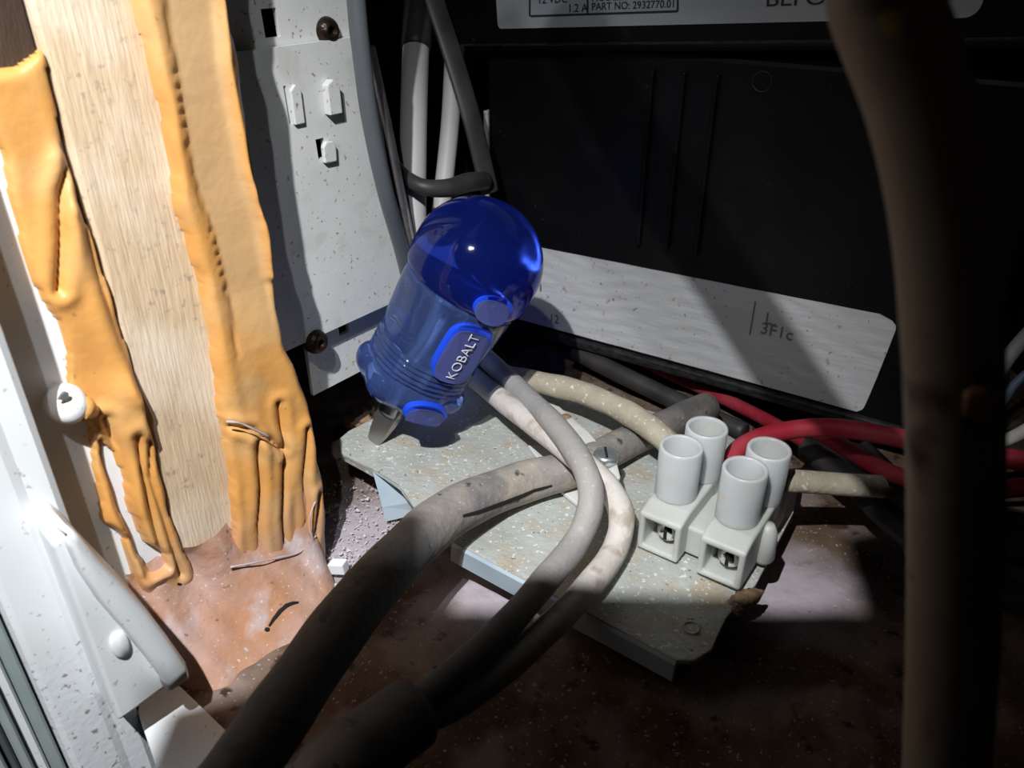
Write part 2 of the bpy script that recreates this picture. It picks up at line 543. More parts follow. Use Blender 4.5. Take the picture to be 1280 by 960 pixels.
def smear(name, outline, holes, thick, round_, detail, m, parent, step=0.0045, base=0.002, thin=None):
    P = poly2(outline)
    H = [poly2(h) for h in holes]
    x = np.arange(P[:, 0].min() - step, P[:, 0].max() + step, step)
    y = np.arange(P[:, 1].min() - step, P[:, 1].max() + step, step)
    X, Y = np.meshgrid(x, y)
    wob = 0.003 * np.sin(Y * 17 + 3 * np.sin(X * 11)) + 0.0015 * np.sin(Y * 61 + X * 30)
    Xw = X + wob
    ins = inside(P, Xw, Y)
    d = edge_dist(P, Xw, Y)
    for h in H:
        ins &= ~inside(h, Xw, Y)
        d = np.minimum(d, edge_dist(h, Xw, Y))
    k = np.clip(d / round_, 0, 1)
    T = base + thick * np.sqrt(np.clip(1 - (1 - k) ** 2, 0, 1)) + detail(X, Y) * np.clip(k * 1.5, 0, 1)
    T = np.where(ins, T, -0.012)
    keep = ins.copy()
    keep[1:, :] |= ins[:-1, :]
    keep[:-1, :] |= ins[1:, :]
    keep[:, 1:] |= ins[:, :-1]
    keep[:, :-1] |= ins[:, 1:]
    idx = -np.ones(X.shape, int)
    idx[keep] = np.arange(keep.sum())
    V = [tuple(face3(a, z, t)) for a, z, t in zip(X[keep], Y[keep], T[keep])]
    q = keep[:-1, :-1] & keep[1:, :-1] & keep[:-1, 1:] & keep[1:, 1:]
    J, I = np.nonzero(q)
    Fc = [(idx[j, i], idx[j + 1, i], idx[j + 1, i + 1], idx[j, i + 1]) for j, i in zip(J, I)]
    me = bpy.data.meshes.new(name)
    me.from_pydata(V, [], Fc)
    for nm, fld in (('thin', thin(X, Y) if thin else 0 * X), ('dusty', np.clip((0.30 - Y) / 0.28, 0, 1) * (0.7 + 0.3 * np.sin(X * 40 + Y * 60)))):
        at_ = me.attributes.new(nm, 'FLOAT', 'POINT')
        at_.data.foreach_set('value', np.clip(fld, 0, 1)[keep].astype(np.float32))
    return link(name, me, m, parent, True)


WR = [(95, -400), (150, -60), (165, 0), (190, 100), (215, 250), (245, 340), (262, 450), (280, 560), (288, 650), (290, 715)]
WL = [(35, -60), (45, 0), (60, 90), (95, 250), (130, 350), (165, 450), (190, 560), (215, 650), (240, 715)]
PR = [(208, -400), (262, -60), (276, 0), (296, 100), (312, 215), (331, 290), (336, 350), (352, 425), (386, 520), (399, 600), (402, 660), (405, 735)]
seam1 = poly2([(130, -400), (185, -60), (197, 0), (208, 70), (232, 215), (262, 300), (275, 360), (290, 440)])
lip1 = poly2([(200, -400), (255, -60), (268, 0), (275, 80), (300, 210), (318, 270), (330, 340)])
creases = [poly2(l) for l in ([(313, 545), (318, 600), (316, 650), (322, 700)], [(342, 500), (350, 560), (345, 640), (352, 720)],
                              [(376, 530), (372, 590), (376, 640), (368, 700)], [(390, 610), (384, 660), (372, 705)],
                              [(281, 527), (306, 530), (330, 545), (345, 557)])]


def sgn_right(L, X, Y):
    """signed: positive to the right of (smaller a than) the line"""
    La = np.interp(Y, L[::-1, 1], L[::-1, 0])
    return La - X


def det_right(X, Y):
    low = np.clip((0.62 - Y) / 0.25, 0, 1)
    s = 0.005 * np.sin(X * 62 + 1.6 * np.sin(Y * 5)) * low
    s += 0.0025 * np.sin(X * 19 + 2 * Y) * np.sin(Y * 9 + X * 5)
    sg = sgn_right(seam1, X, Y)
    lp_ = sgn_right(lip1, X, Y)
    up = np.clip((Y - 0.62) / 0.12, 0, 1)
    ds = line_dist(seam1, X, Y)
    # sunken channel between the bead along the wood and the lip at the edge
    ch = np.clip(sg / 0.008, 0, 1) * np.clip(-lp_ / 0.010, 0, 1) * up
    s -= 0.011 * ch
    s -= 0.007 * np.exp(-(ds / 0.005) ** 2) * (0.3 + 0.7 * np.sin(Y * 70 + 4 * np.sin(Y * 23)) ** 4)
    s += 0.006 * np.exp(-((sg + 0.024) / 0.016) ** 2)
    s += 0.012 * np.exp(-(line_dist(lip1, X, Y) / 0.010) ** 2)
    for c in creases:
        dc = line_dist(c, X, Y)
        s -= 0.011 * np.exp(-(dc / 0.005) ** 2)
        s += 0.006 * np.exp(-((dc - 0.018) / 0.012) ** 2)
    return s


def thin_right(X, Y):
    sg = sgn_right(seam1, X, Y)
    lp_ = sgn_right(lip1, X, Y)
    return 0.75 * np.clip(sg / 0.012, 0, 1) * np.clip(-lp_ / 0.012, 0, 1) * np.clip((Y - 0.58) / 0.2, 0, 1)


smear('sealant', WR + [(292, 760), (310, 800), (345, 805), (385, 790)] + PR[::-1], [], 0.024, 0.018, det_right, M['sealant'], post, thin=thin_right)

OL = [(50, 62), (20, 84), (-60, 95), (-30, 140), (0, 195), (12, 260), (40, 350), (74, 400), (84, 440), (82, 480), (106, 530), (118, 580), (128, 650), (150, 670), (160, 715), (178, 745)]
gap = [(121, 548), (140, 562), (156, 600), (162, 640), (178, 676), (200, 690), (203, 704), (184, 712), (168, 690), (154, 652), (138, 606)]
streaks = [poly2(l) for l in ([(128, 520), (150, 580), (158, 640), (180, 712)], [(166, 540), (172, 585), (184, 640), (200, 700)],
                              [(182, 545), (184, 590), (205, 660), (222, 715)], [(82, 205), (72, 240), (72, 300), (70, 360)],
                              [(100, 270), (120, 340), (140, 400), (172, 480)])]
blob = poly2([(155, 488), (165, 515)])


def det_left(X, Y):
    s = 0.004 * np.sin(X * 30 + 2 * np.sin(Y * 6)) + 0.003 * np.sin(X * 17 + 7 * Y)
    for k, c in enumerate(streaks):
        dc = line_dist(c, X, Y)
        s -= 0.011 * np.exp(-(dc / 0.0055) ** 2)
        s += 0.007 * np.exp(-((dc - 0.02) / 0.014) ** 2)
    s += 0.018 * np.exp(-(line_dist(blob, X, Y) / 0.04) ** 2)
    return s


smear('sealant', OL + [(230, 785), (262, 780)] + WL[:1:-1] + [(58, 78)], [gap], 0.014, 0.018, det_left, M['sealant'], post)

# the dusty foot of the sealant, flowing out over the floor
def foot(a, b):
    s = 0.008 + 0.412 * a
    z = 0.235 * (1 - b) - 0.03 * b
    out = 0.010 + 0.184 * b ** 1.9 + 0.012 * math.sin(s * 31 + 4 * b) + 0.006 * math.sin(s * 77) * math.sin(b * 9 + s * 20)
    out += 0.010 * math.sin(s * 52 + 2 * math.sin(b * 5)) * (1 - b)
    edge = min(1, min(a, 1 - a) / 0.12)
    p = face3(s, z, out * (0.25 + 0.75 * math.sqrt(max(edge, 0))))
    return tuple(p)


ft = grid_mesh('sealant_foot', foot, 90, 60, M['sealant_dusty'])
ft.parent = post
ft.matrix_parent_inverse = post.matrix_world.inverted()
# torn crack and small pin holes in the foot
ftb = BVHTree.FromObject(ft, bpy.context.evaluated_depsgraph_get())


def hit(bvh, u, v):
    d = ray(u, v).normalized()
    return bvh.ray_cast(CAM, d)


def ribbon(name, px, w, bvh, m, parent, lift=0.001):
    """narrow strip lying on a surface, tapering at both ends"""
    pts, nr = [], []
    for u, v in px:
        h = hit(bvh, u, v)
        if h[0] is None:
            continue
        pts.append(h[0])
        nr.append(h[1] if h[1].dot(CAM - h[0]) > 0 else -h[1])
    if len(pts) < 2:
        return None
    bm = bmesh.new()
    prev = None
    for i, p in enumerate(pts):
        t = (pts[min(i + 1, len(pts) - 1)] - pts[max(i - 1, 0)]).normalized()
        s = t.cross(nr[i]).normalized() * w * (0.3 + 0.7 * math.sin(math.pi * (i + 0.5) / len(pts)))
        q = [bm.verts.new(p + nr[i] * lift + s), bm.verts.new(p + nr[i] * lift * 2), bm.verts.new(p + nr[i] * lift - s)]
        if prev:
            bm.faces.new((prev[0], prev[1], q[1], q[0]))
            bm.faces.new((prev[1], prev[2], q[2], q[1]))
        prev = q
    return from_bm(name, bm, m, parent, False)


ribbon('crack', [(336, 783), (342, 774), (350, 764), (358, 757), (366, 754), (373, 753)], 0.005, ftb, M['hole'], post)
ribbon('crack', [(331, 786), (334, 787), (337, 787)], 0.005, ftb, M['hole'], post)
ribbon('crack', [(221, 729), (224, 729), (227, 730)], 0.005, ftb, M['hole'], post)

# pale fibres stuck to the sealant
for pts in ([(283, 527, 0.045), (300, 529, 0.055), (320, 538, 0.055), (336, 546, 0.05)],
            [(288, 709, 0.05), (320, 703, 0.06), (350, 697, 0.055), (375, 690, 0.05), (395, 670, 0.04)],
            [(395, 625, 0.04), (388, 645, 0.05), (390, 670, 0.045), (400, 700, 0.03), (408, 730, 0.03)],
            [(403, 620, 0.02), (399, 650, 0.025), (404, 690, 0.02), (412, 735, 0.03)]):
    P3 = [face3(*face2(u, v, n), n) for u, v, n in pts]
    tube('fibre', P3, 0.0022, M['fibre'], post, seg=6, n=6, wob=0.5)

# ------------------------------------------------------------------ vent frame on the left
vf = thing('vent_frame', face3(0.55, 0, 0.1), 'white plastic vent frame with a slanted tab beside the orange post', 'frame')
obox('flange', face3(0.316, 0.0, -0.003), E * 0.31, -N * 0.03, Z * 1.06, M['frame'], vf, bev=0.004)


def extr(name, prof, z0, z1, m, parent):
    bm = bmesh.new()
    lo = [bm.verts.new(face3(a, z0, n)) for a, n in prof]
    hi = [bm.verts.new(face3(a, z1, n)) for a, n in prof]
    k = len(prof)
    for i in range(k):
        bm.faces.new((lo[i], lo[(i + 1) % k], hi[(i + 1) % k], hi[i]))
    bm.faces.new(lo)
    bm.faces.new(hi)
    o = from_bm(name, bm, m, parent, False)
    return o


MP = [(0.500, -0.002), (0.498, 0.115), (0.502, 0.133), (0.512, 0.140), (0.545, 0.140), (0.560, 0.146), (0.622, 0.151), (0.632, 0.147), (0.638, 0.132), (0.64, -0.002)]
extr('moulding', MP, 0.262, 1.7, M['frame'], vf)
extr('lower_moulding', MP, -0.4, 0.262, M['frame_dusty'], vf)
for k, (a0, a1, n1, mm) in enumerate(((0.642, 0.662, 0.150, 'gasket'), (0.664, 0.682, 0.135, 'frame'), (0.684, 0.700, 0.152, 'gasket'),
                                      (0.702, 0.716, 0.138, 'gasket_dark'), (0.718, 0.745, 0.155, 'gasket'), (0.747, 0.80, 0.14, 'gasket_dark'))):
    extr('gasket_strip', [(a0, 0.0), (a0, n1 - 0.006), (a0 + 0.004, n1), (a1 - 0.004, n1), (a1, n1 - 0.006), (a1, 0.0)], -0.4, 1.7, M[mm], vf)

TN = 0.25
tab_edge = [face2(u, v, TN) for u, v in ((86, 664), (104, 676), (124, 700), (155, 732), (187, 766), (213, 800), (236, 833), (240, 846))]
zt_, zb_ = tab_edge[0][1], tab_edge[-1][1]
pl = [face3(a, z, 0.13) for a, z in tab_edge] + [face3(tab_edge[-1][0] + 0.02, zb_ - 0.012, 0.13), face3(0.55, zb_ - 0.03, 0.13), face3(0.55, zt_ - 0.03, 0.13)]
prism('tab', pl, N * (TN - 0.155), M['frame'], vf, bev=0.008)
# raised lip along the tab's slanted edge
bm = bmesh.new()
prev = None
for i, (a, z) in enumerate(tab_edge):
    i0, i1 = max(i - 1, 0), min(i + 1, len(tab_edge) - 1)
    ta, tz = tab_edge[i1][0] - tab_edge[i0][0], tab_edge[i1][1] - tab_edge[i0][1]
    l = math.hypot(ta, tz)
    ia, iz = -tz / l, ta / l
    if ia < 0:
        ia, iz = -ia, -iz
    w = 0.047 * min(1, 0.25 + i * 0.22)
    sec = [(0, TN - 0.08), (0, TN - 0.016), (0.003, TN - 0.007), (0.008, TN), (w - 0.008, TN + 0.002), (w - 0.003, TN - 0.002), (w, TN - 0.012), (w, TN - 0.045)]
    ring = [bm.verts.new(face3(a + ia * s, z + iz * s, n)) for s, n in sec]
    if prev:
        for k in range(len(ring) - 1):
            bm.faces.new((prev[k], prev[k + 1], ring[k + 1], ring[k]))
    else:
        bm.faces.new(ring)
    prev = ring
bm.faces.new(prev)
from_bm('tab_lip', bm, M['frame'], vf, True)
# raised oval shaped as the spot of light coming through the tab
a_, z_ = face2(150, 806, TN - 0.022)
lathe('light_spot', [(0.0, 0.0), (0.030, 0.0), (0.030, 0.006), (0.024, 0.010), (0, 0.011)], face3(a_, z_, TN - 0.027), N, M['frame'], vf, mod=lambda t, h: 1 / math.sqrt((math.cos(t) / 0.5) ** 2 + math.sin(t) ** 2), xref=E)
# white sill strip on the floor below the tab
prism('sill_strip', [onz(u, v, 0.014) for u, v in ((214, 862), (224, 856), (292, 922), (318, 985), (204, 985), (172, 890), (178, 850))], (0, 0, -0.02), M['frame'], vf, bev=0.003)

# painted screw head half buried in sealant
sa, sz = face2(84, 506, 0.02)
sc = thing('painted_screw', face3(sa, sz, 0.0), 'white painted dome screw half buried in the orange sealant', 'screw')
lathe('head', [(0.0, 0.046), (0.012, 0.044), (0.021, 0.039), (0.028, 0.028), (0.033, 0.012), (0.034, 0.0), (0.034, -0.010)], face3(sa, sz, 0.012), N, M['frame'], sc)
ba, bz = face2(80, 497, 0.058)
prism('bare_chip', [face3(ba + da * 0.8, bz + dz * 0.8, 0.051) for da, dz in ((0.012, -0.002), (0.004, 0.006), (-0.004, 0.012), (-0.012, 0.006), (-0.010, -0.006), (0.0, -0.008))], N * 0.006, M['zinc'], sc, bev=0.0015)
lump = [(96, 512, 0.030), (104, 510, 0.032), (116, 515, 0.022)]
tube('sealant_smear', [face3(*face2(u, v, n), n) for u, v, n in lump], [0.016, 0.022, 0.012], M['sealant'], sc, seg=14)

# ------------------------------------------------------------------ white steel bracket panel
Q0 = Vector((-0.473, 1.718, 0))
QB = Vector((0.611, 0.791, 0)).normalized()
QN = Vector((0.791, -0.611, 0)).normalized()


def pan3(b, z, n=0.0):
    return Q0 + QB * b + QN * n + Z * z


def pan2(u, v, n=0.0):
    p = onplane(u, v, Q0 + QN * n, QN) - Q0
    return p.dot(QB), p.z


def rect(u0, v0, u1, v1):
    a, b = pan2(u0, v0), pan2(u1, v1)
    return (min(a[0], b[0]), max(a[0], b[0]), min(a[1], b[1]), max(a[1], b[1]))


panel = thing('steel_bracket', pan3(0.1, 0.155), 'white painted steel bracket panel with slots behind the orange post', 'bracket')
zseam = pan2(415, 50)[1]
zlow = (pan2(475, 380)[1] + pan2(358, 445)[1]) / 2
zbot = (pan2(395, 495, -0.035)[1] + pan2(478, 451, -0.035)[1]) / 2
bR = pan2(455, 0)[0]
bR2 = pan2(503, 320)[0]
b0 = pan2(390, 470, -0.035)[0]


def sheared(b, z):
    k = (b + 0.2) / (bR + 0.2)
    return pan3(b + (bR2 - bR) * k * (1.2 - z) / 0.64, z)


H1 = rect(333, 12, 357, 47)
H2 = rect(388, 176, 401, 199)
H4 = rect(351, 108, 361, 156)
cutgrid('upper_sheet', (-0.12, bR), (zseam - 0.03, 1.75), [H1], lambda b, z: sheared(b, z) - QN * 0.018, QN, 0.012, M['panel'], panel)
cutgrid('main_sheet', (-0.12, bR), (zlow, zseam), [H2, H4], sheared, QN, 0.014, M['panel'], panel)
obox('folded_ledge', pan3(-0.12, zlow, -0.05), QB * 0.48, QN * 0.046, Z * 0.012, M['panel'], panel)
H3 = rect(435, 401, 450, 420)
cutgrid('lower_flange', (b0, 0.38), (zbot, zlow + 0.01), [H3], lambda b, z: pan3(b, z, -0.040), QN, 0.012, M['panel'], panel)
obox('rear_web', pan3(-0.12, zlow, -0.09), QB * 0.42, -QN * 0.01, Z * 1.4, M['hole'], panel)


def louvre(u, v, w, h, tilt):
    b, z = pan2(u, v)
    prism('louvre', [pan3(b - w, z - h, 0.0), pan3(b + w, z - h, 0.0), pan3(b + w, z + h * 0.7, 0.0), pan3(b, z + h, 0.0), pan3(b - w, z + h * 0.7, 0.0)], QN * tilt, M['panel'], panel, bev=0.002)


louvre(411, 120, 0.017, 0.036, 0.020)
louvre(369, 130, 0.013, 0.040, 0.009)
b_, z_ = pan2(409, 189)
prism('raised_lug', [pan3(b_ + db, z_ + dz, 0.0) for db, dz in ((-0.018, -0.022), (0.016, -0.024), (0.018, 0.012), (0.010, 0.022), (-0.008, 0.024), (-0.018, 0.014))], QN * 0.012, M['panel'], panel, bev=0.003)


def pscrew(u, v, n, r, label):
    b, z = pan2(u, v, n)
    t = thing('rusty_screw', pan3(b, z, n), label, 'screw', 'rusty screws in the white bracket')
    lathe('head', [(0.0, 0.012), (r * 0.3, 0.012), (r * 0.36, 0.022), (r * 0.62, 0.021), (r * 0.9, 0.012), (r, 0.003), (r, -0.01)], pan3(b, z, n), QN, M['rust'], t, xref=Z)
    for q in range(2):
        x = (QB if q else Z) * r * 0.34
        y = (Z if q else QB) * r * 0.08
        obox('cross_slot', pan3(b, z, n + 0.011) - x - y, 2 * x, 2 * y, QN * 0.004, M['hole'], t)
    return t


pscrew(408, 38, -0.018, 0.028, 'rusty brown screw high on the white bracket near its grey cable')
pscrew(395, 427, 0.002, 0.030, 'dark rusty screw low on the white bracket beside the orange post')

# ------------------------------------------------------------------ cables beside and behind the bracket
o = tube('grey_cable', [at(428, -400, 1.36), at(440, -60, 1.58), at(445, 0, 1.62), at(451, 60, 1.66), at(463, 150, 1.745), at(482, 240, 1.86), at(503, 315, 2.02), at(520, 390, 2.20)], 0.0195, M['smooth_grey'])
tag(o, 'smooth grey cable running down the edge of the white bracket', 'cable')
o = tube('white_strip', [at(463, 60, 1.80), at(473, 105, 1.84), at(487, 170, 1.92), at(501, 240, 2.01), at(512, 290, 2.08), at(524, 350, 2.18)], 0.030, M['white_wire'], flat=0.35)
tag(o, 'cream white strip curving behind the smooth grey cable', 'strip')
def shaded_tube(px, r, cut, label):
    pts_ = [at(*p) for p in px]
    t = thing('white_tube', pts_[-1], label, 'tube')
    tube('tube', pts_, r, M['tube_white'], t)
    tube('shade_sleeve', pts_[:cut], r * 1.12, M['dark_cable'], t)  # black upper length stands in for shadow on the tube top
    return t


shaded_tube([(528, -60, 2.24), (524, 0, 2.22), (520, 60, 2.20), (517, 150, 2.17), (516, 260, 2.16), (520, 340, 2.18)], 0.037, 3, 'thick white tube standing in the dark gap nearest the bracket')
shaded_tube([(569, 60, 2.29), (568, 68, 2.29), (567, 76, 2.29), (563, 150, 2.29), (556, 220, 2.29), (548, 290, 2.29)], 0.0265, 3, 'slimmer white tube in the gap beside the black module')
o = tube('dark_strap', [at(530, -50, 2.14), at(543, 0, 2.14), at(566, 70, 2.16), at(590, 150, 2.20), at(612, 240, 2.27)], 0.029, M['dark_cable'], flat=0.35)
tag(o, 'flat black strap slanting down past the slim white tube', 'strap')
o = tube('black_cable', [at(492, 205, 2.12), at(507, 222, 2.09), at(530, 234, 2.07), at(560, 235, 2.10), at(585, 228, 2.16), at(606, 226, 2.24)], [0.018, 0.020, 0.021, 0.024, 0.026, 0.025], M['dark_cable'])
tag(o, 'sagging black cable crossing in front of the white tubes', 'cable')

# ------------------------------------------------------------------ black power module
X0 = Vector((0.03, 2.5, 0))
XC = Vector((0.845, -0.535, 0)).normalized()
XN = Vector((-0.535, -0.845, 0)).normalized()


def mod3(c, z, n=0.0):
    return X0 + XC * c + XN * n + Z * z


def mod2(u, v, n=0.0):
    p = onplane(u, v, X0 + XN * n, XN) - X0
    return p.dot(XC), p.z


box = thing('power_module', mod3(0.6, 0.14, -0.3), 'black plastic power module with white paper labels at the back', 'power module')
obox('case', mod3(-0.13, 0.14, 0.0), XC * 1.50, -XN * 0.5, Z * 0.92, M['case'], box, bev=0.02, seg=3)
obox('bottom_rim', mod3(-0.13, 0.118, 0.012), XC * 1.50, -XN * 0.05, Z * 0.034, M['case_edge'], box, bev=0.008)
obox('side_strip', mod3(-0.150, 0.42, -0.012), XC * 0.016, -XN * 0.04, Z * 0.42, M['label'], box, bev=0.003)
# lid, overhanging the case
lidx = (XC + Z * 0.075).normalized()
lidz = (Z - XC * 0.075).normalized()
lo = mod3(-0.27, 1.005, 0.05)
obox('lid', lo, lidx * 1.70, -XN * 0.5, lidz * 0.55, M['case'], box, bev=0.022, seg=3)
obox('lid_groove', lo + lidz * 0.018 + XN * 0.004, lidx * 1.70, -XN * 0.02, lidz * 0.008, M['case_edge'], box, bev=0.002)
# ribs and slot on the case
for u in (820, 860, 902):
    c, z = mod2(u, 66)
    c2, z2 = mod2(u - 4, 300)
    prism('rib', [mod3(c - 0.006, 1.01, 0.0), mod3(c + 0.006, 1.01, 0.0), mod3(c + 0.006, 1.01, 0.02), mod3(c - 0.006, 1.01, 0.02)], mod3(c, 0.52) - mod3(c, 1.01), M['case'], box, bev=0.003)
c, z = mod2(953, 102)
lathe('moulded_mark', [(0.026, -0.002), (0.026, 0.004), (0.023, 0.004), (0.022, -0.002)], mod3(c, z), XN, M['case_edge'], box)
# lower label, slightly cockled
lp = [(650, 402), (1104, 525), (1112, 480), (1119, 440), (1123, 408), (1119, 399), (1000, 376), (840, 343), (640, 305)]
def lab_outline():
    return [(-0.06, 0.163), (0.6, 0.163), (1.110, 0.150), (1.128, 0.162), (1.133, 0.25), (1.146, 0.36), (1.150, 0.44), (1.143, 0.456), (1.12, 0.462), (0.6, 0.452), (-0.06, 0.435)]
bm = bmesh.new()
nc, nz = 120, 26
rows = []
for j in range(nz + 1):
    row = []
    for i in range(nc + 1):
        f, g = i / nc, j / nz
        zl = 0.165 + 0.0 * f - 0.008 * max(0, f - 0.6)
        zh = 0.437 + 0.024 * f
        cr = 1.122 + 0.034 * g ** 0.8
        if g > 0.88:
            cr -= 0.05 * ((g - 0.88) / 0.12) ** 3
        if g < 0.06:
            cr -= 0.012 * ((0.06 - g) / 0.06) ** 2
        c = -0.06 + (cr + 0.06) * f
        z = zl + (zh - zl) * g
        w = 0.0006 * math.sin(z * 150 + 6 * math.sin(c * 7)) * math.sin(c * 11 + 1) + 0.0003 * math.sin(c * 40 + z * 90)
        row.append(bm.verts.new(mod3(c, z, 0.0045 + w)))
    rows.append(row)
for a, b in zip(rows, rows[1:]):
    for i in range(nc):
        bm.faces.new((a[i], a[i + 1], b[i + 1], b[i]))
r = bmesh.ops.extrude_face_region(bm, geom=bm.faces[:])
for v in [g for g in r['geom'] if isinstance(g, bmesh.types.BMVert)]:
    v.co -= XN * 0.003
lab = from_bm('lower_label', bm, M['label'], box, False)


def on_label(u, v):
    c, z = mod2(u, v, 0.0065)
    return mod3(c, z, 0.0065)


text_mesh('handwriting', 'L.', 0.050, on_label(955, 404), XC, Z, M['print_faint'], lab)
text_mesh('handwriting', '3F1c', 0.050, on_label(949, 416), XC, Z, M['print_faint'], lab)
text_mesh('handwriting', '12', 0.040, on_label(686, 401), XC, Z, M['print_faint'], lab)
text_mesh('handwriting', 'n', 0.060, on_label(668, 362), XC, Z, M['print_faint'], lab)
ca, za = mod2(945, 376)
cb, zb = mod2(941, 418)
obox('pen_line', mod3(ca - 0.002, zb, 0.0055), XC * 0.004, XN * 0.002, Z * (za - zb), M['print_faint'], lab)
# upper label with print, on the lid
ln = 0.052


def lid2(u, v):
    p = onplane(u, v, lo + XN * ln, XN) - lo
    return p.dot(lidx), p.dot(lidz)


def lid3(s, h, n=0.0):
    return lo + lidx * s + lidz * h + XN * n


l0 = lid2(611, 40)
l1 = lid2(1222, 22)
hb = (l0[1] + l1[1]) / 2
tl = []
rad = 0.03
for (cx, cy, a0) in ((l0[0] + rad * .4, hb + rad * .4, 180), (l1[0] - rad, hb + rad, 270), (l1[0] - rad, hb + 0.42, 0), (l0[0] + rad * .4, hb + 0.42, 90)):
    rr = rad if cx > 0.5 else rad * .4
    for k in range(5):
        a = math.radians(a0 + 90 * k / 4)
        tl.append(lid3(cx + rr * math.cos(a), cy + rr * math.sin(a), 0.0015))
tlab = prism('upper_label', tl, XN * 0.003, M['label_top'], box)


def tpos(u, v):
    p = lid2(u, v)
    return lid3(p[0], p[1], 0.0055)


tx = lidx
text_mesh('print_line', 'PART NO: 2932770.01', 0.0248, tpos(729, 14.5), tx, lidz, M['print'], tlab, stretch=1.0)
text_mesh('print_line', 'MODEL: 3', 0.0255, tpos(729, 3), tx, lidz, M['print'], tlab)
text_mesh('print_line', '1.2 A', 0.028, tpos(699, 17), tx, lidz, M['print'], tlab)
text_mesh('print_line', '12 VDC', 0.028, tpos(661, 6), tx, lidz, M['print'], tlab)
text_mesh('print_line', 'BEFORE SERVICING', 0.046, tpos(948, 10), tx, lidz, M['print'], tlab, stretch=1.30)


def bar(u0, v0, u1, v1, w):
    a, b = lid2(u0, v0), lid2(u1, v1)
    d = Vector((b[0] - a[0], b[1] - a[1]))
    d3 = lidx * d.x + lidz * d.y
    nn = (lidz * d.x - lidx * d.y).normalized() * w
    obox('print_rule', lid3(a[0], a[1], 0.0045) - nn / 2, d3, nn, XN * 0.0015, M['print'], tlab)


bar(652, 22, 838, 16, 0.005)
bar(651, 22, 651, -20, 0.005)
bar(838, 16, 838, -20, 0.005)
bar(724, 19, 724, -20, 0.005)

# ------------------------------------------------------------------ galvanised bracket plate
PZ = 0.13
plate = thing('mounting_plate', onz(640, 640, 0.0), 'dusty galvanised steel mounting plate under the screwdriver and terminal block', 'mounting plate')
plate_px = [(424, 548), (436, 538), (506, 503), (600, 476), (740, 492), (905, 540), (1000, 600), (992, 640), (945, 730), (905, 772), (890, 812), (868, 826), (845, 825), (690, 742), (566, 676), (522, 640), (500, 606), (470, 588), (426, 566)]


def pz(u):
    return float(np.interp(u, [420, 600, 750, 1000], [0.135, 0.13, 0.115, 0.095]))


pts = [onz(u, v, pz(u)) for u, v in plate_px]
top = prism('sheet', pts, (0, 0, -0.012), M['galv'], plate, bev=0.003)
# turned-down front flange
fr = [onz(u, v, pz(u)) for u, v in ((566, 677), (690, 743), (846, 826))]
bm = bmesh.new()
ou = Vector((-0.66, -0.75, 0)).normalized()
prev = None
for p in fr:
    q = [bm.verts.new(p + Vector((0, 0, -0.002))), bm.verts.new(p + ou * 0.006 + Vector((0, 0, -0.008))), bm.verts.new(p + ou * 0.010 + Vector((0, 0, -0.05))),
         bm.verts.new(p + ou * 0.002 + Vector((0, 0, -0.05))), bm.verts.new(p - ou * 0.006 + Vector((0, 0, -0.010)))]
    if prev:
        for k in range(5):
            bm.faces.new((prev[k], prev[(k + 1) % 5], q[(k + 1) % 5], q[k]))
    else:
        bm.faces.new(q)
    prev = q
bm.faces.new(prev)
from_bm('front_flange', bm, M['galv_edge'], plate)
# bent foot at the left end: goes down to the floor and turns out
f0, f1 = onz(466, 590, 0.127), onz(503, 612, 0.126)
g0, g1 = onz(478, 634, 0.045), onz(522, 627, 0.045)
h0, h1 = onz(482, 652, 0.010), onz(534, 640, 0.010)
bm = bmesh.new()
A = [bm.verts.new(p) for p in (f0, g0, h0)]
B = [bm.verts.new(p) for p in (f1, g1, h1)]
for k in range(2):
    bm.faces.new((A[k], A[k + 1], B[k + 1], B[k]))
r = bmesh.ops.extrude_face_region(bm, geom=bm.faces[:])
for v in [g for g in r['geom'] if isinstance(g, bmesh.types.BMVert)]:
    v.co += Vector((0.006, 0.008, -0.004))
from_bm('bent_foot', bm, M['galv_edge'], plate)
# front apron left of the foot
e0, e1 = onz(425, 566, 0.130), onz(470, 589, 0.130)
prism('side_lip', [e0, e1, e1 + Vector((0.004, -0.002, -0.026)), e0 + Vector((0.004, -0.002, -0.022))], (0.004, 0.008, 0), M['galv'], plate, bev=0.001)
# rear supports so that the plate stands on the floor
for u, v in ((620, 500), (930, 600)):
    p = onz(u, v, pz(u) - 0.01)
    obox('support', (p.x - 0.03, p.y - 0.006, -0.005), (0.06, 0, 0), (0, 0.012, 0), (0, 0, p.z), M['galv'], plate)
# small embossed ring near the front end
p = onz(864, 785, pz(864))
lathe('embossed_ring', [(0.018, -0.002), (0.018, 0.003), (0.014, 0.003), (0.013, -0.002)], p, Z, M['galv'], plate)

# ------------------------------------------------------------------ stubby screwdriver
tip = onz(467, 552, 0.135)
ball = at(597, 327, 1.93)
ax = (ball - tip).normalized()
L_ball = (ball - tip).length
sd = thing('screwdriver', tip, 'stubby screwdriver with clear blue handle leaning on the galvanised plate', 'screwdriver')
toc = (CAM - (tip + ball) / 2)
toc = (toc - ax * toc.dot(ax)).normalized()
right = ax.cross(toc).normalized()      # sideways as seen, with the axis up
if right.dot(Vector((1, 0, 0))) < 0:
    right = -right
PAD = (toc * math.cos(math.radians(33)) + right * math.sin(math.radians(33))).normalized()
PADY = ax.cross(PAD)
H = 0.16                       # radius of the round end
h0 = L_ball + 0.155 - 0.578    # where the handle starts, measured from the tip


def lobe(theta, amp, k=6):
    return 1 - amp * (0.5 - 0.5 * math.cos(k * theta))


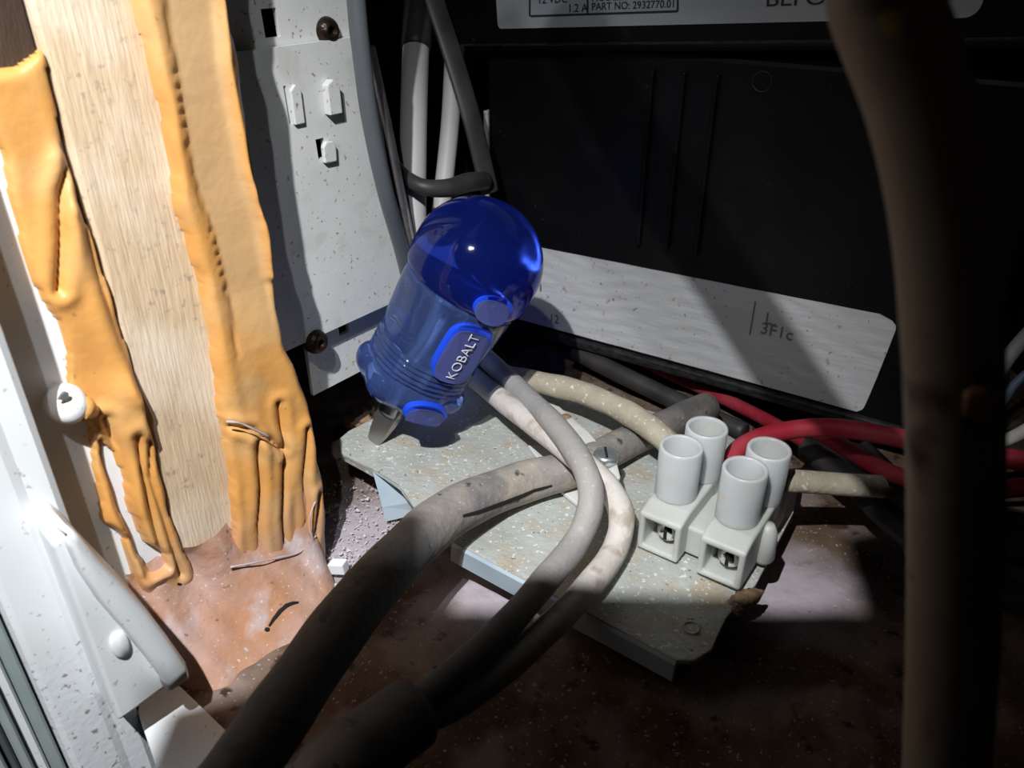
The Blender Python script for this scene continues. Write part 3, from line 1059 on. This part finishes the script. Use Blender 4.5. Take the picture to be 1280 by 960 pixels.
def soft(x, a, b):
    t = max(0, min(1, (x - a) / (b - a)))
    return t * t * (3 - 2 * t)


def gmod(t, h):
    s = h - h0
    amp = 0.13 * (1 - soft(s, 0.085, 0.115)) + 0.09 * soft(s, 0.165, 0.20) * (1 - soft(s, 0.30, 0.33))
    return lobe(t, amp)


prof = [(0.0, h0 + 0.012), (0.05, h0 + 0.012), (0.100, h0 + 0.014), (0.128, h0 + 0.020), (0.146, h0 + 0.038), (0.153, h0 + 0.056), (0.153, h0 + 0.074), (0.146, h0 + 0.088), (0.134, h0 + 0.097)]
s = 0.098
for k in range(5):
    prof += [(0.127, h0 + s), (0.136, h0 + s + 0.005), (0.136, h0 + s + 0.009), (0.127, h0 + s + 0.0125)]
    s += 0.0140
prof += [(0.130, h0 + 0.170), (0.134, h0 + 0.185), (0.139, h0 + 0.215), (0.144, h0 + 0.27), (0.147, h0 + 0.318), (0.147, h0 + 0.336), (0.145, h0 + 0.347), (0.10, h0 + 0.348), (0.0, h0 + 0.348)]
grip = lathe('grip', prof, tip, ax, M['blue_grip'], sd, seg=96, mod=gmod, xref=PAD)
cz = h0 + 0.350
dome = [(0.0, cz), (0.10, cz), (0.148, cz), (0.155, cz + 0.006), (0.159, cz + 0.018), (0.1605, cz + 0.040), (0.1605, cz + 0.070)]
for k in range(1, 17):
    a = math.pi / 2 * k / 16
    dome.append((0.1605 * math.cos(a) if k < 16 else 0.0, cz + 0.074 + 0.154 * math.sin(a)))
cap = lathe('round_end', dome, tip, ax, M['blue_cap'], sd, seg=72)
lathe('shaft', [(0.0, h0 - 0.055), (0.034, h0 - 0.055), (0.036, h0 - 0.045), (0.036, h0 + 0.30), (0.03, h0 + 0.31), (0, h0 + 0.31)], tip, ax, M['shaft'], sd, seg=24)
# flared flat blade
bw = (right * 0.92 + toc * 0.39).normalized()
bw = (bw - ax * bw.dot(ax)).normalized()
bt = ax.cross(bw)
bl = [(-0.020, 0.0), (0.020, 0.0), (0.024, 0.03), (0.028, 0.07), (0.034, h0 - 0.02), (-0.034, h0 - 0.02), (-0.028, 0.07), (-0.024, 0.03)]
bm = bmesh.new()
fa = [bm.verts.new(tip + bw * x + ax * y + bt * (0.006 + 0.022 * y / max(h0, 0.05))) for x, y in bl]
fb = [bm.verts.new(tip + bw * x + ax * y - bt * (0.006 + 0.022 * y / max(h0, 0.05))) for x, y in bl]
bm.faces.new(fa)
bm.faces.new(fb)
for i in range(len(bl)):
    j = (i + 1) % len(bl)
    bm.faces.new((fa[i], fa[j], fb[j], fb[i]))
bmesh.ops.bevel(bm, geom=bm.edges[:], offset=0.002, segments=2, affect='EDGES')
from_bm('blade', bm, M['blade'], sd)


def pad(hc, ru, rv, rad, power, name, tilt=0.0, floor_=1.0):
    """opaque facet on the handle: blue rim with a greyed face; ru across, rv along the axis"""
    c = tip + ax * hc + PAD * rad
    nn = (PAD + ax * tilt).normalized()
    va = (ax - nn * ax.dot(nn)).normalized()
    ua = va.cross(nn).normalized()
    def outline(k, off):
        out = []
        for i in range(40):
            a = 2 * math.pi * i / 40
            cu, sv = math.cos(a), math.sin(a)
            x = math.copysign(abs(cu) ** power, cu) * ru * k
            y = max(math.copysign(abs(sv) ** power, sv) * rv * k, -floor_ * rv)
            bend = (rad - math.sqrt(max(rad * rad - x * x, 0))) * 0.85
            out.append(c + ua * x + va * y + nn * (off - bend))
        return out
    rim = prism(name, outline(1.0, -0.012), nn * 0.017, M['blue_pad'], sd)
    prism('pad_face', [p - va * 0.008 for p in outline(0.90, 0.0055)], nn * 0.002, M['blue_pad_face'], rim)
    return rim, c, nn, ua, va


pad(h0 + 0.052, 0.058, 0.040, 0.150, 0.9, 'collar_pad', tilt=-0.12, floor_=0.35)
rim, c, nn, ua, va = pad(h0 + 0.246, 0.058, 0.082, 0.147, 0.55, 'name_pad')
pad(h0 + 0.386, 0.052, 0.034, 0.159, 0.9, 'end_pad', tilt=0.1)
text_mesh('lettering', 'KOBALT', 0.038, c - va * 0.070 + ua * 0.010 + nn * 0.0085, va, -ua, M['silver'], rim, stretch=0.92, thick=0.0008, bold=-0.0006)

# ------------------------------------------------------------------ terminal block
R_ = Vector((0.82, -0.57, 0)).normalized()
Q_ = Vector((0.57, 0.82, 0)).normalized()
TZ = 0.36
T1 = onz(852, 557, TZ)
T3 = onz(932, 585, TZ)
T2 = onz(884, 533, TZ)
T4 = onz(962, 560, TZ)
dep = ((T2 - T1).dot(Q_) + (T4 - T3).dot(Q_)) / 2
bz0 = 0.118
tb = thing('terminal_block', (T1 + T4) / 2 - Z * (TZ - bz0), 'milky white two pole terminal block with four tubes on the plate', 'terminal block')


def pole(c1, c2):
    """c1, c2: centres of the front and the rear tube"""
    mid = (c1 + c2) / 2
    mid.z = 0
    w, d, fr_ = 0.050, dep / 2 + 0.095, 0.014
    zb, zt = bz0, 0.232
    # side profile along the depth: hollow end faces, sloped shoulders
    body = bmesh.new()
    prof = [(-d, zb), (d, zb), (d, zt - 0.035), (d - 0.045, zt), (-d + 0.045, zt), (-d, zt - 0.012)]
    L1 = [body.verts.new(mid - R_ * w + Q_ * q + Z * z) for q, z in prof]
    L2 = [body.verts.new(mid + R_ * w + Q_ * q + Z * z) for q, z in prof]
    k = len(prof)
    for i in range(k):
        j = (i + 1) % k
        if i == k - 1:
            continue
        body.faces.new((L1[i], L1[j], L2[j], L2[i]))
    body.faces.new(L1)
    body.faces.new(L2)
    # front face with a rectangular mouth
    f = [L1[0], L2[0], L2[5], L1[5]]
    m_ = [mid - Q_ * d + R_ * x + Z * z for x, z in ((-w + fr_, zb + fr_), (w - fr_, zb + fr_), (w - fr_, zt - 0.012 - fr_), (-w + fr_, zt - 0.012 - fr_))]
    mv = [body.verts.new(p) for p in m_]
    dv = [body.verts.new(p + Q_ * 0.085) for p in m_]
    for i in range(4):
        j = (i + 1) % 4
        body.faces.new((f[i], f[j], mv[j], mv[i]))
        body.faces.new((mv[i], mv[j], dv[j], dv[i]))
    body.faces.new(dv)
    o = from_bm('pole_body', body, M['nylon'], tb)
    bv = o.modifiers.new('soft', 'BEVEL')
    bv.width = 0.006
    bv.segments = 2
    bv.limit_method = 'ANGLE'
    for c in (c1, c2):
        b = Vector((c.x, c.y, 0))
        r = 0.0475
        lathe('tube', [(r * 0.98, 0.19), (r, 0.24), (r, TZ - 0.004), (r - 0.002, TZ), (r - 0.007, TZ), (r - 0.009, TZ - 0.004), (r - 0.011, TZ - 0.075), (r - 0.012, TZ - 0.095), (0.0, TZ - 0.095)], b, Z, M['nylon_tube'], tb, seg=36)
        lathe('clamp_screw', [(0.0, TZ - 0.10), (0.026, TZ - 0.10), (0.026, TZ - 0.088), (0.022, TZ - 0.084), (0.0, TZ - 0.084)], b, Z, M['zinc'], tb, seg=20)
    # metal cage with round screw end inside the mouth
    sp = mid - Q_ * (d - 0.030) + Z * (zb + 0.052) + R_ * 0.008
    s_ = lathe('cage_screw', [(0.0, 0.010), (0.012, 0.009), (0.022, 0.004), (0.027, -0.006), (0.027, -0.03)], sp, -Q_, M['chrome'], tb, seg=24)
    obox('slot', sp - Q_ * 0.010 - R_ * 0.004 - Z * 0.016, R_ * 0.008, Q_ * 0.004, Z * 0.032, M['hole'], s_)


pole(T1, T2)
pole(T3, T4)
mid = (T1 + T2 + T3 + T4) / 4
mid.z = 0
obox('bridge', mid - R_ * 0.04 - Q_ * 0.10 + Z * bz0, R_ * 0.08, Q_ * 0.20, Z * 0.075, M['nylon'], tb, bev=0.006)
# bulging rib on the outer side
sd0 = (T3 + T4) / 2
sd0.z = 0
lathe('side_rib', [(0.0, 0.0), (0.02, 0.0), (0.026, 0.01), (0.022, 0.08), (0.012, 0.10), (0, 0.102)], sd0 + R_ * 0.055 - Q_ * 0.02 + Z * bz0, Z, M['nylon'], tb, seg=20)
sp = onz(906, 603, 0.20)
ms = thing('mounting_screw', sp, 'small bright dusty screw between the tubes of the terminal block', 'screw')
lathe('head', [(0.0, 0.014), (0.012, 0.013), (0.020, 0.008), (0.023, 0.0), (0.023, -0.006)], sp, Z, M['chrome'], ms, seg=20)
obox('slot', sp + Vector((-0.015, -0.002, 0.0115)), (0.03, 0, 0), (0, 0.004, 0), (0, 0, 0.003), M['hole'], ms)

# ------------------------------------------------------------------ cables over the plate
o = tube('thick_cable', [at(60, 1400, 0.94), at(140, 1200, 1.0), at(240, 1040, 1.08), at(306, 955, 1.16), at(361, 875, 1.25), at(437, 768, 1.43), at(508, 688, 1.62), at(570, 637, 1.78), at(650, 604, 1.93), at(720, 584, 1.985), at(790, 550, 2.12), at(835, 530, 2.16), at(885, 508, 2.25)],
         [0.050, 0.050, 0.050, 0.051, 0.052, 0.053, 0.054, 0.054, 0.051, 0.046, 0.042, 0.042, 0.042], M['grey_cable'], wob=0.03, seg=28, painted_shade=[0.95, 0.95, 0.95, 0.95, 0.92, 0.85, 0.55, 0.1, 0, 0, 0.2, 0.5, 0.6])
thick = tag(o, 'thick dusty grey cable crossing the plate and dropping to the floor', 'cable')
dg = bpy.context.evaluated_depsgraph_get()
ribbon('split', [(578, 645), (598, 640), (615, 634), (632, 628), (650, 621), (668, 613), (690, 607)], 0.006, BVHTree.FromObject(thick, dg), M['hole'], thick)

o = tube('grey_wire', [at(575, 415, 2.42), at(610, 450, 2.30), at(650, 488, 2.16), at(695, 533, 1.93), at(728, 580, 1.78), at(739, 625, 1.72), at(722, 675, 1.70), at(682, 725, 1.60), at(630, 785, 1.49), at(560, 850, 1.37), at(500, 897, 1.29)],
         0.0285, M['sheath'], wob=0.03, painted_shade=[0.2, 0.1, 0, 0, 0, 0, 0.05, 0.3, 0.8, 0.92, 0.95])
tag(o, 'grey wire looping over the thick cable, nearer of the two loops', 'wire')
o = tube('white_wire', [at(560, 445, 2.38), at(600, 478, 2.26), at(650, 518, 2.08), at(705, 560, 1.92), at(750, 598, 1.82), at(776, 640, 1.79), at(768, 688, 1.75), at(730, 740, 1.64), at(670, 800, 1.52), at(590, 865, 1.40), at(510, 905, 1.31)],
         0.029, M['white_wire'], wob=0.03, painted_shade=[0.2, 0.1, 0, 0, 0, 0, 0, 0.15, 0.6, 0.85, 0.9])
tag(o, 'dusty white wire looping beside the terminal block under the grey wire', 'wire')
o = tube('cable_jacket', [at(514, 893, 1.29), at(470, 925, 1.23), at(430, 955, 1.18), at(400, 985, 1.14), at(360, 1050, 1.08), at(300, 1200, 1.03), at(240, 1400, 0.97)], 0.058, M['grey_cable'], hollow=0.86, seg=26, painted_shade=[0.9, 0.8, 0.6, 0.5, 0.5])
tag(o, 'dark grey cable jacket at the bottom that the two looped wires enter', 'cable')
o = tube('beige_wire', [at(630, 470, 2.36), at(680, 479, 2.27), at(730, 492, 2.19), at(780, 514, 2.10), at(820, 540, 2.02), at(848, 566, 1.97)], 0.032, M['beige_wire'], wob=0.05)
tag(o, 'dusty beige wire running into the terminal block from behind', 'wire')

# clamp strap with screw
cl = thing('cable_clamp', onz(730, 570, 0.13), 'white strap clamp with a zinc screw holding cables to the plate', 'clamp')
zc = 0.128
pxs = [(640, 497), (663, 494), (700, 508), (735, 540), (772, 580), (776, 596), (760, 606), (742, 596), (700, 556), (662, 520)]
prism('strap', [onz(u, v, float(np.interp(u, [640, 690, 740, 780], [0.146, 0.17, 0.215, 0.222]))) for u, v in pxs], (0, 0, -0.014), M['white_strap'], cl, bev=0.004)
pxs = [(660, 556), (682, 556), (735, 612), (742, 632), (722, 630), (700, 612)]
prism('under_strap', [onz(u, v, zc + 0.006) for u, v in pxs], (0, 0, -0.012), M['white_strap'], cl, bev=0.003)
sp = onz(757, 574, 0.222)
lathe('clamp_screw', [(0.0, 0.020), (0.022, 0.020), (0.029, 0.017), (0.031, 0.010), (0.031, -0.004)], sp, Z, M['zinc'], cl, seg=28)
obox('screw_slot', sp + Vector((-0.003, -0.022, 0.0185)), (0.006, 0, 0), (0, 0.044, 0), (0, 0, 0.003), M['hole'], cl)
sp = onz(707, 522, 0.19)
lathe('rust_rivet', [(0.0, 0.008), (0.010, 0.007), (0.016, 0.002), (0.016, -0.004)], sp, Z, M['foam'], cl, seg=16)
# dark bracket tab behind the clamp
o = prism('dark_bracket_tab', [onz(u, v, 0.15) for u, v in ((745, 545), (785, 528), (815, 556), (808, 566), (770, 580))], (0, 0, -0.02), M['grey_cable'], bev=0.003)
bpy.data.objects.remove(o)

# ------------------------------------------------------------------ wires at the right
def wire(name, px, r, m, label, **kw):
    return tag(tube(name, [at(*p) for p in px], r, M[m], None, seg=16, **kw), label, 'wire')


wire('red_wire', [(912, 578, 1.88), (925, 560, 1.90), (955, 545, 1.92), (1000, 536, 1.92), (1045, 535, 1.90), (1100, 543, 1.86), (1150, 553, 1.82), (1220, 566, 1.76), (1310, 582, 1.70)], 0.0225, 'red',
     'upper red wire arching from the terminal block towards the brown hose')
wire('red_wire', [(1010, 532, 2.12), (1050, 556, 2.04), (1090, 580, 1.96), (1130, 598, 1.90), (1170, 610, 1.86), (1230, 613, 1.82), (1310, 606, 1.78)], 0.0215, 'red',
     'lower red wire sloping down behind the brown hose')
wire('red_wire', [(780, 440, 2.82), (830, 464, 2.70), (900, 496, 2.52), (960, 526, 2.36), (1020, 560, 2.14), (1080, 600, 2.04)], 0.020, 'red',
     'shadowed red wire under the lower edge of the black module')
wire('black_wire', [(1010, 560, 2.15), (1060, 596, 2.02), (1105, 640, 1.92), (1150, 680, 1.84), (1200, 716, 1.78), (1300, 760, 1.7)], 0.034, 'dark_cable',
     'thick black wire sloping down behind the hose below the red wires')
wire('black_wire', [(1080, 560, 2.12), (1110, 590, 2.02), (1140, 625, 1.95), (1180, 660, 1.9), (1250, 690, 1.84), (1310, 700, 1.8)], 0.022, 'dark_cable',
     'thinner black wire just below the lower red wire')
wire('black_wire', [(720, 440, 2.72), (780, 470, 2.60), (830, 494, 2.52), (880, 518, 2.44), (930, 540, 2.36)], 0.03, 'dark_cable',
     'black wire in the dark gap under the module behind the beige wire')
wire('white_lead', [(1225, 560, 1.98), (1250, 553, 1.96), (1275, 542, 1.94), (1320, 515, 1.9)], 0.016, 'white_wire', 'thin white wire at the edge beyond the hose above the red wires')
wire('grey_lead', [(1225, 500, 2.05), (1250, 462, 2.02), (1272, 432, 2.0), (1310, 390, 1.98)], 0.018, 'sheath', 'thin grey wire rising beyond the hose')
wire('blue_lead', [(1230, 540, 2.05), (1255, 500, 2.02), (1275, 474, 2.0), (1320, 440, 1.98)], 0.011, 'bluegrey', 'thin blue grey wire rising beyond the hose')
wire('yellow_wire', [(1225, 580, 1.90), (1250, 582, 1.88), (1275, 580, 1.86), (1320, 572, 1.84)], 0.009, 'yellow', 'thin yellow wire between the two red wires')
st = thing('cable_stub', at(1050, 606, 1.9), 'flat beige cable stub with a red core beside the terminal block', 'cable')
tube('sheath', [at(975, 600, 1.84), at(1020, 603, 1.86), at(1060, 606, 1.87), at(1102, 608, 1.88)], 0.031, M['beige_wire'], st, flat=0.8, n=5)
tube('red_core', [at(1085, 612, 1.88), at(1100, 614, 1.88), at(1114, 616, 1.885)], 0.011, M['red'], st, n=4)

# ------------------------------------------------------------------ brown hose in the foreground
hp = [Vector((-0.17, 1.02, 1.92)), Vector((-0.07, 0.975, 1.75)), Vector((0.047, 0.923, 1.596)), Vector((0.165, 0.845, 1.440)), at(1072, -72, 0.615), at(1106, 10, 0.60), at(1150, 130, 0.605), at(1176, 260, 0.62), at(1188, 400, 0.635), at(1193, 520, 0.65), at(1193, 700, 0.685), at(1188, 850, 0.72), at(1180, 1010, 0.76), at(1170, 1200, 0.82), at(1150, 1540, 0.93)]
o = tube('brown_hose', hp, [0.039, 0.039, 0.039, 0.039, 0.039, 0.039, 0.038, 0.037, 0.037, 0.037, 0.037, 0.037, 0.037, 0.037], M['hose'], seg=36, n=10)
hose = tag(o, 'dark brown rubber hose hanging in front of the black module', 'hose')
dg = bpy.context.evaluated_depsgraph_get()
hb = BVHTree.FromObject(hose, dg)
for (u, v, ru, rv, m) in ((1222, 506, 0.010, 0.016, 'copper'), (1230, 470, 0.004, 0.009, 'hole'), (1211, 526, 0.0055, 0.004, 'hole')):
    h = hit(hb, u, v)
    if h[0] is not None:
        n_ = h[1] if h[1].dot(CAM - h[0]) > 0 else -h[1]
        lathe('worn_patch', [(0, 0.002), (0.5 * ru, 0.0018), (ru, 0.0), (ru, -0.002)], h[0], n_, M[m], hose, seg=20, xref=Vector((1, 0, 0)),
              mod=lambda t, hh, k=rv / ru: math.sqrt(math.cos(t) ** 2 + (k * math.sin(t)) ** 2))

# ------------------------------------------------------------------ small loose things
def lumpy(name, c, r, m, seed, parent=None, flat=0.7):
    bm = bmesh.new()
    bmesh.ops.create_icosphere(bm, subdivisions=3, radius=1.0)
    rs = random.Random(seed)
    ph = [rs.random() * 6 for _ in range(6)]
    for v in bm.verts:
        p = v.co.copy()
        k = 1 + 0.12 * math.sin(p.x * 23 + ph[4]) * math.sin(p.y * 19) * math.sin(p.z * 21 + ph[5]) + 0.22 * math.sin(p.x * 4 + ph[0]) * math.sin(p.y * 5 + ph[1]) + 0.14 * math.sin(p.z * 9 + ph[2] + p.x * 7) + 0.08 * math.sin(p.y * 17 + ph[3])
        v.co = Vector(c) + Vector((p.x, p.y, p.z * flat)) * r * k
    return from_bm(name, bm, m, parent, True)


for k, (u, v, z, r, lab) in enumerate(((444, 528, 0.06, 0.045, 'larger brown crumb of foam behind the plate corner'), (464, 514, 0.07, 0.035, 'smaller pale brown crumb of foam under the screwdriver collar'))):
    tag(lumpy('foam_crumb', onz(u, v, z) + Vector((0.0, 0.06, -0.02)), r, M['foam'], k), lab, 'foam crumb', 'foam crumbs behind the plate')
p = onz(422, 708, 0.025)
o = obox('plastic_bit', p + Vector((-0.020, -0.010, -0.018)), (0.038, -0.006, 0.004), (0.008, 0.024, 0), (-0.002, 0, 0.032), M['white_block'], bev=0.003)
tag(o, 'small white plastic bit on the floor beside the post foot', 'plastic bit')
p = onz(706, 762, 0.012)
o = prism('paper_scrap', [onz(u, v, 0.012) for u, v in ((664, 770), (684, 744), (697, 750), (690, 768), (672, 778))], (0, 0, -0.012), M['white_strap'], bev=0.002)
tag(o, 'pale scrap on the floor under the plate edge', 'scrap')
# dried insect casing at the plate's end
cs = thing('insect_casing', onz(932, 748, 0.01), 'small brown ribbed insect casing on the floor by the terminal block', 'insect casing')
pa, pb = onz(908, 756, 0.10), onz(956, 738, 0.09)
dirn = (pb - pa)
pr = []
for k in range(15):
    f = k / 14
    pr.append((max(0.0, 0.016 * math.sin(math.pi * (0.08 + 0.9 * f)) * (1 + 0.22 * (k % 2))) if 0 < k < 14 else 0.0, dirn.length * f))
lathe('casing', pr, pa, dirn, M['tan_grain'], cs, seg=14)
lumpy('dust_wad', onz(918, 760, 0.095), 0.020, M['foam'], 5, cs, flat=0.4)

# debris at the post foot and dust on everything
def flakes(name, cnt, region, z, size, m, label, seed):
    rs = random.Random(seed)
    V, Fc = [], []
    us = [p[0] for p in region]
    vs_ = [p[1] for p in region]
    P = np.array(region, float)
    k = 0
    while k < cnt:
        u, v = rs.uniform(min(us), max(us)), rs.uniform(min(vs_), max(vs_))
        if not inside(P, np.array([u]), np.array([v]))[0]:
            continue
        k += 1
        zz = z(u) if callable(z) else z
        c = onz(u, v, zz)
        s = size * (0.4 + rs.random() ** 3 * 1.6)
        b = len(V)
        for _ in range(4):
            V.append((c.x + rs.uniform(-s, s), c.y + rs.uniform(-s, s), c.z + rs.uniform(-0.2 * s, 0.9 * s)))
        Fc += [(b, b + 1, b + 2), (b, b + 2, b + 3), (b, b + 3, b + 1), (b + 1, b + 3, b + 2)]
    me = bpy.data.meshes.new(name)
    me.from_pydata(V, [], Fc)
    o = link(name, me, m, None, False)
    o['kind'] = 'stuff'
    return tag(o, label, 'dust')


flakes('dust_grit', 900, plate_px, lambda u: pz(u) + 0.0015, 0.0022, M['grain'], 'pale grit scattered over the galvanised plate', 3)
flakes('floor_grit', 700, [(405, 600), (470, 600), (500, 660), (470, 690), (405, 760)], 0.0, 0.0045, M['grain'], 'pale flakes of dirt on the floor beside the post', 4)
flakes('floor_dust', 220, [(560, 690), (700, 760), (900, 800), (1060, 700), (1060, 770), (900, 960), (500, 960), (400, 800)], 0.0, 0.002, M['grain'], 'fine pale dust over the open floor', 5)
flakes('foot_grit', 0, [(0, 0), (1, 0), (1, 1)], 0.0, 0.003, M['grain'], 'grit', 6)
bpy.data.objects.remove(bpy.data.objects['foot_grit'])
bpy.context.view_layer.update()
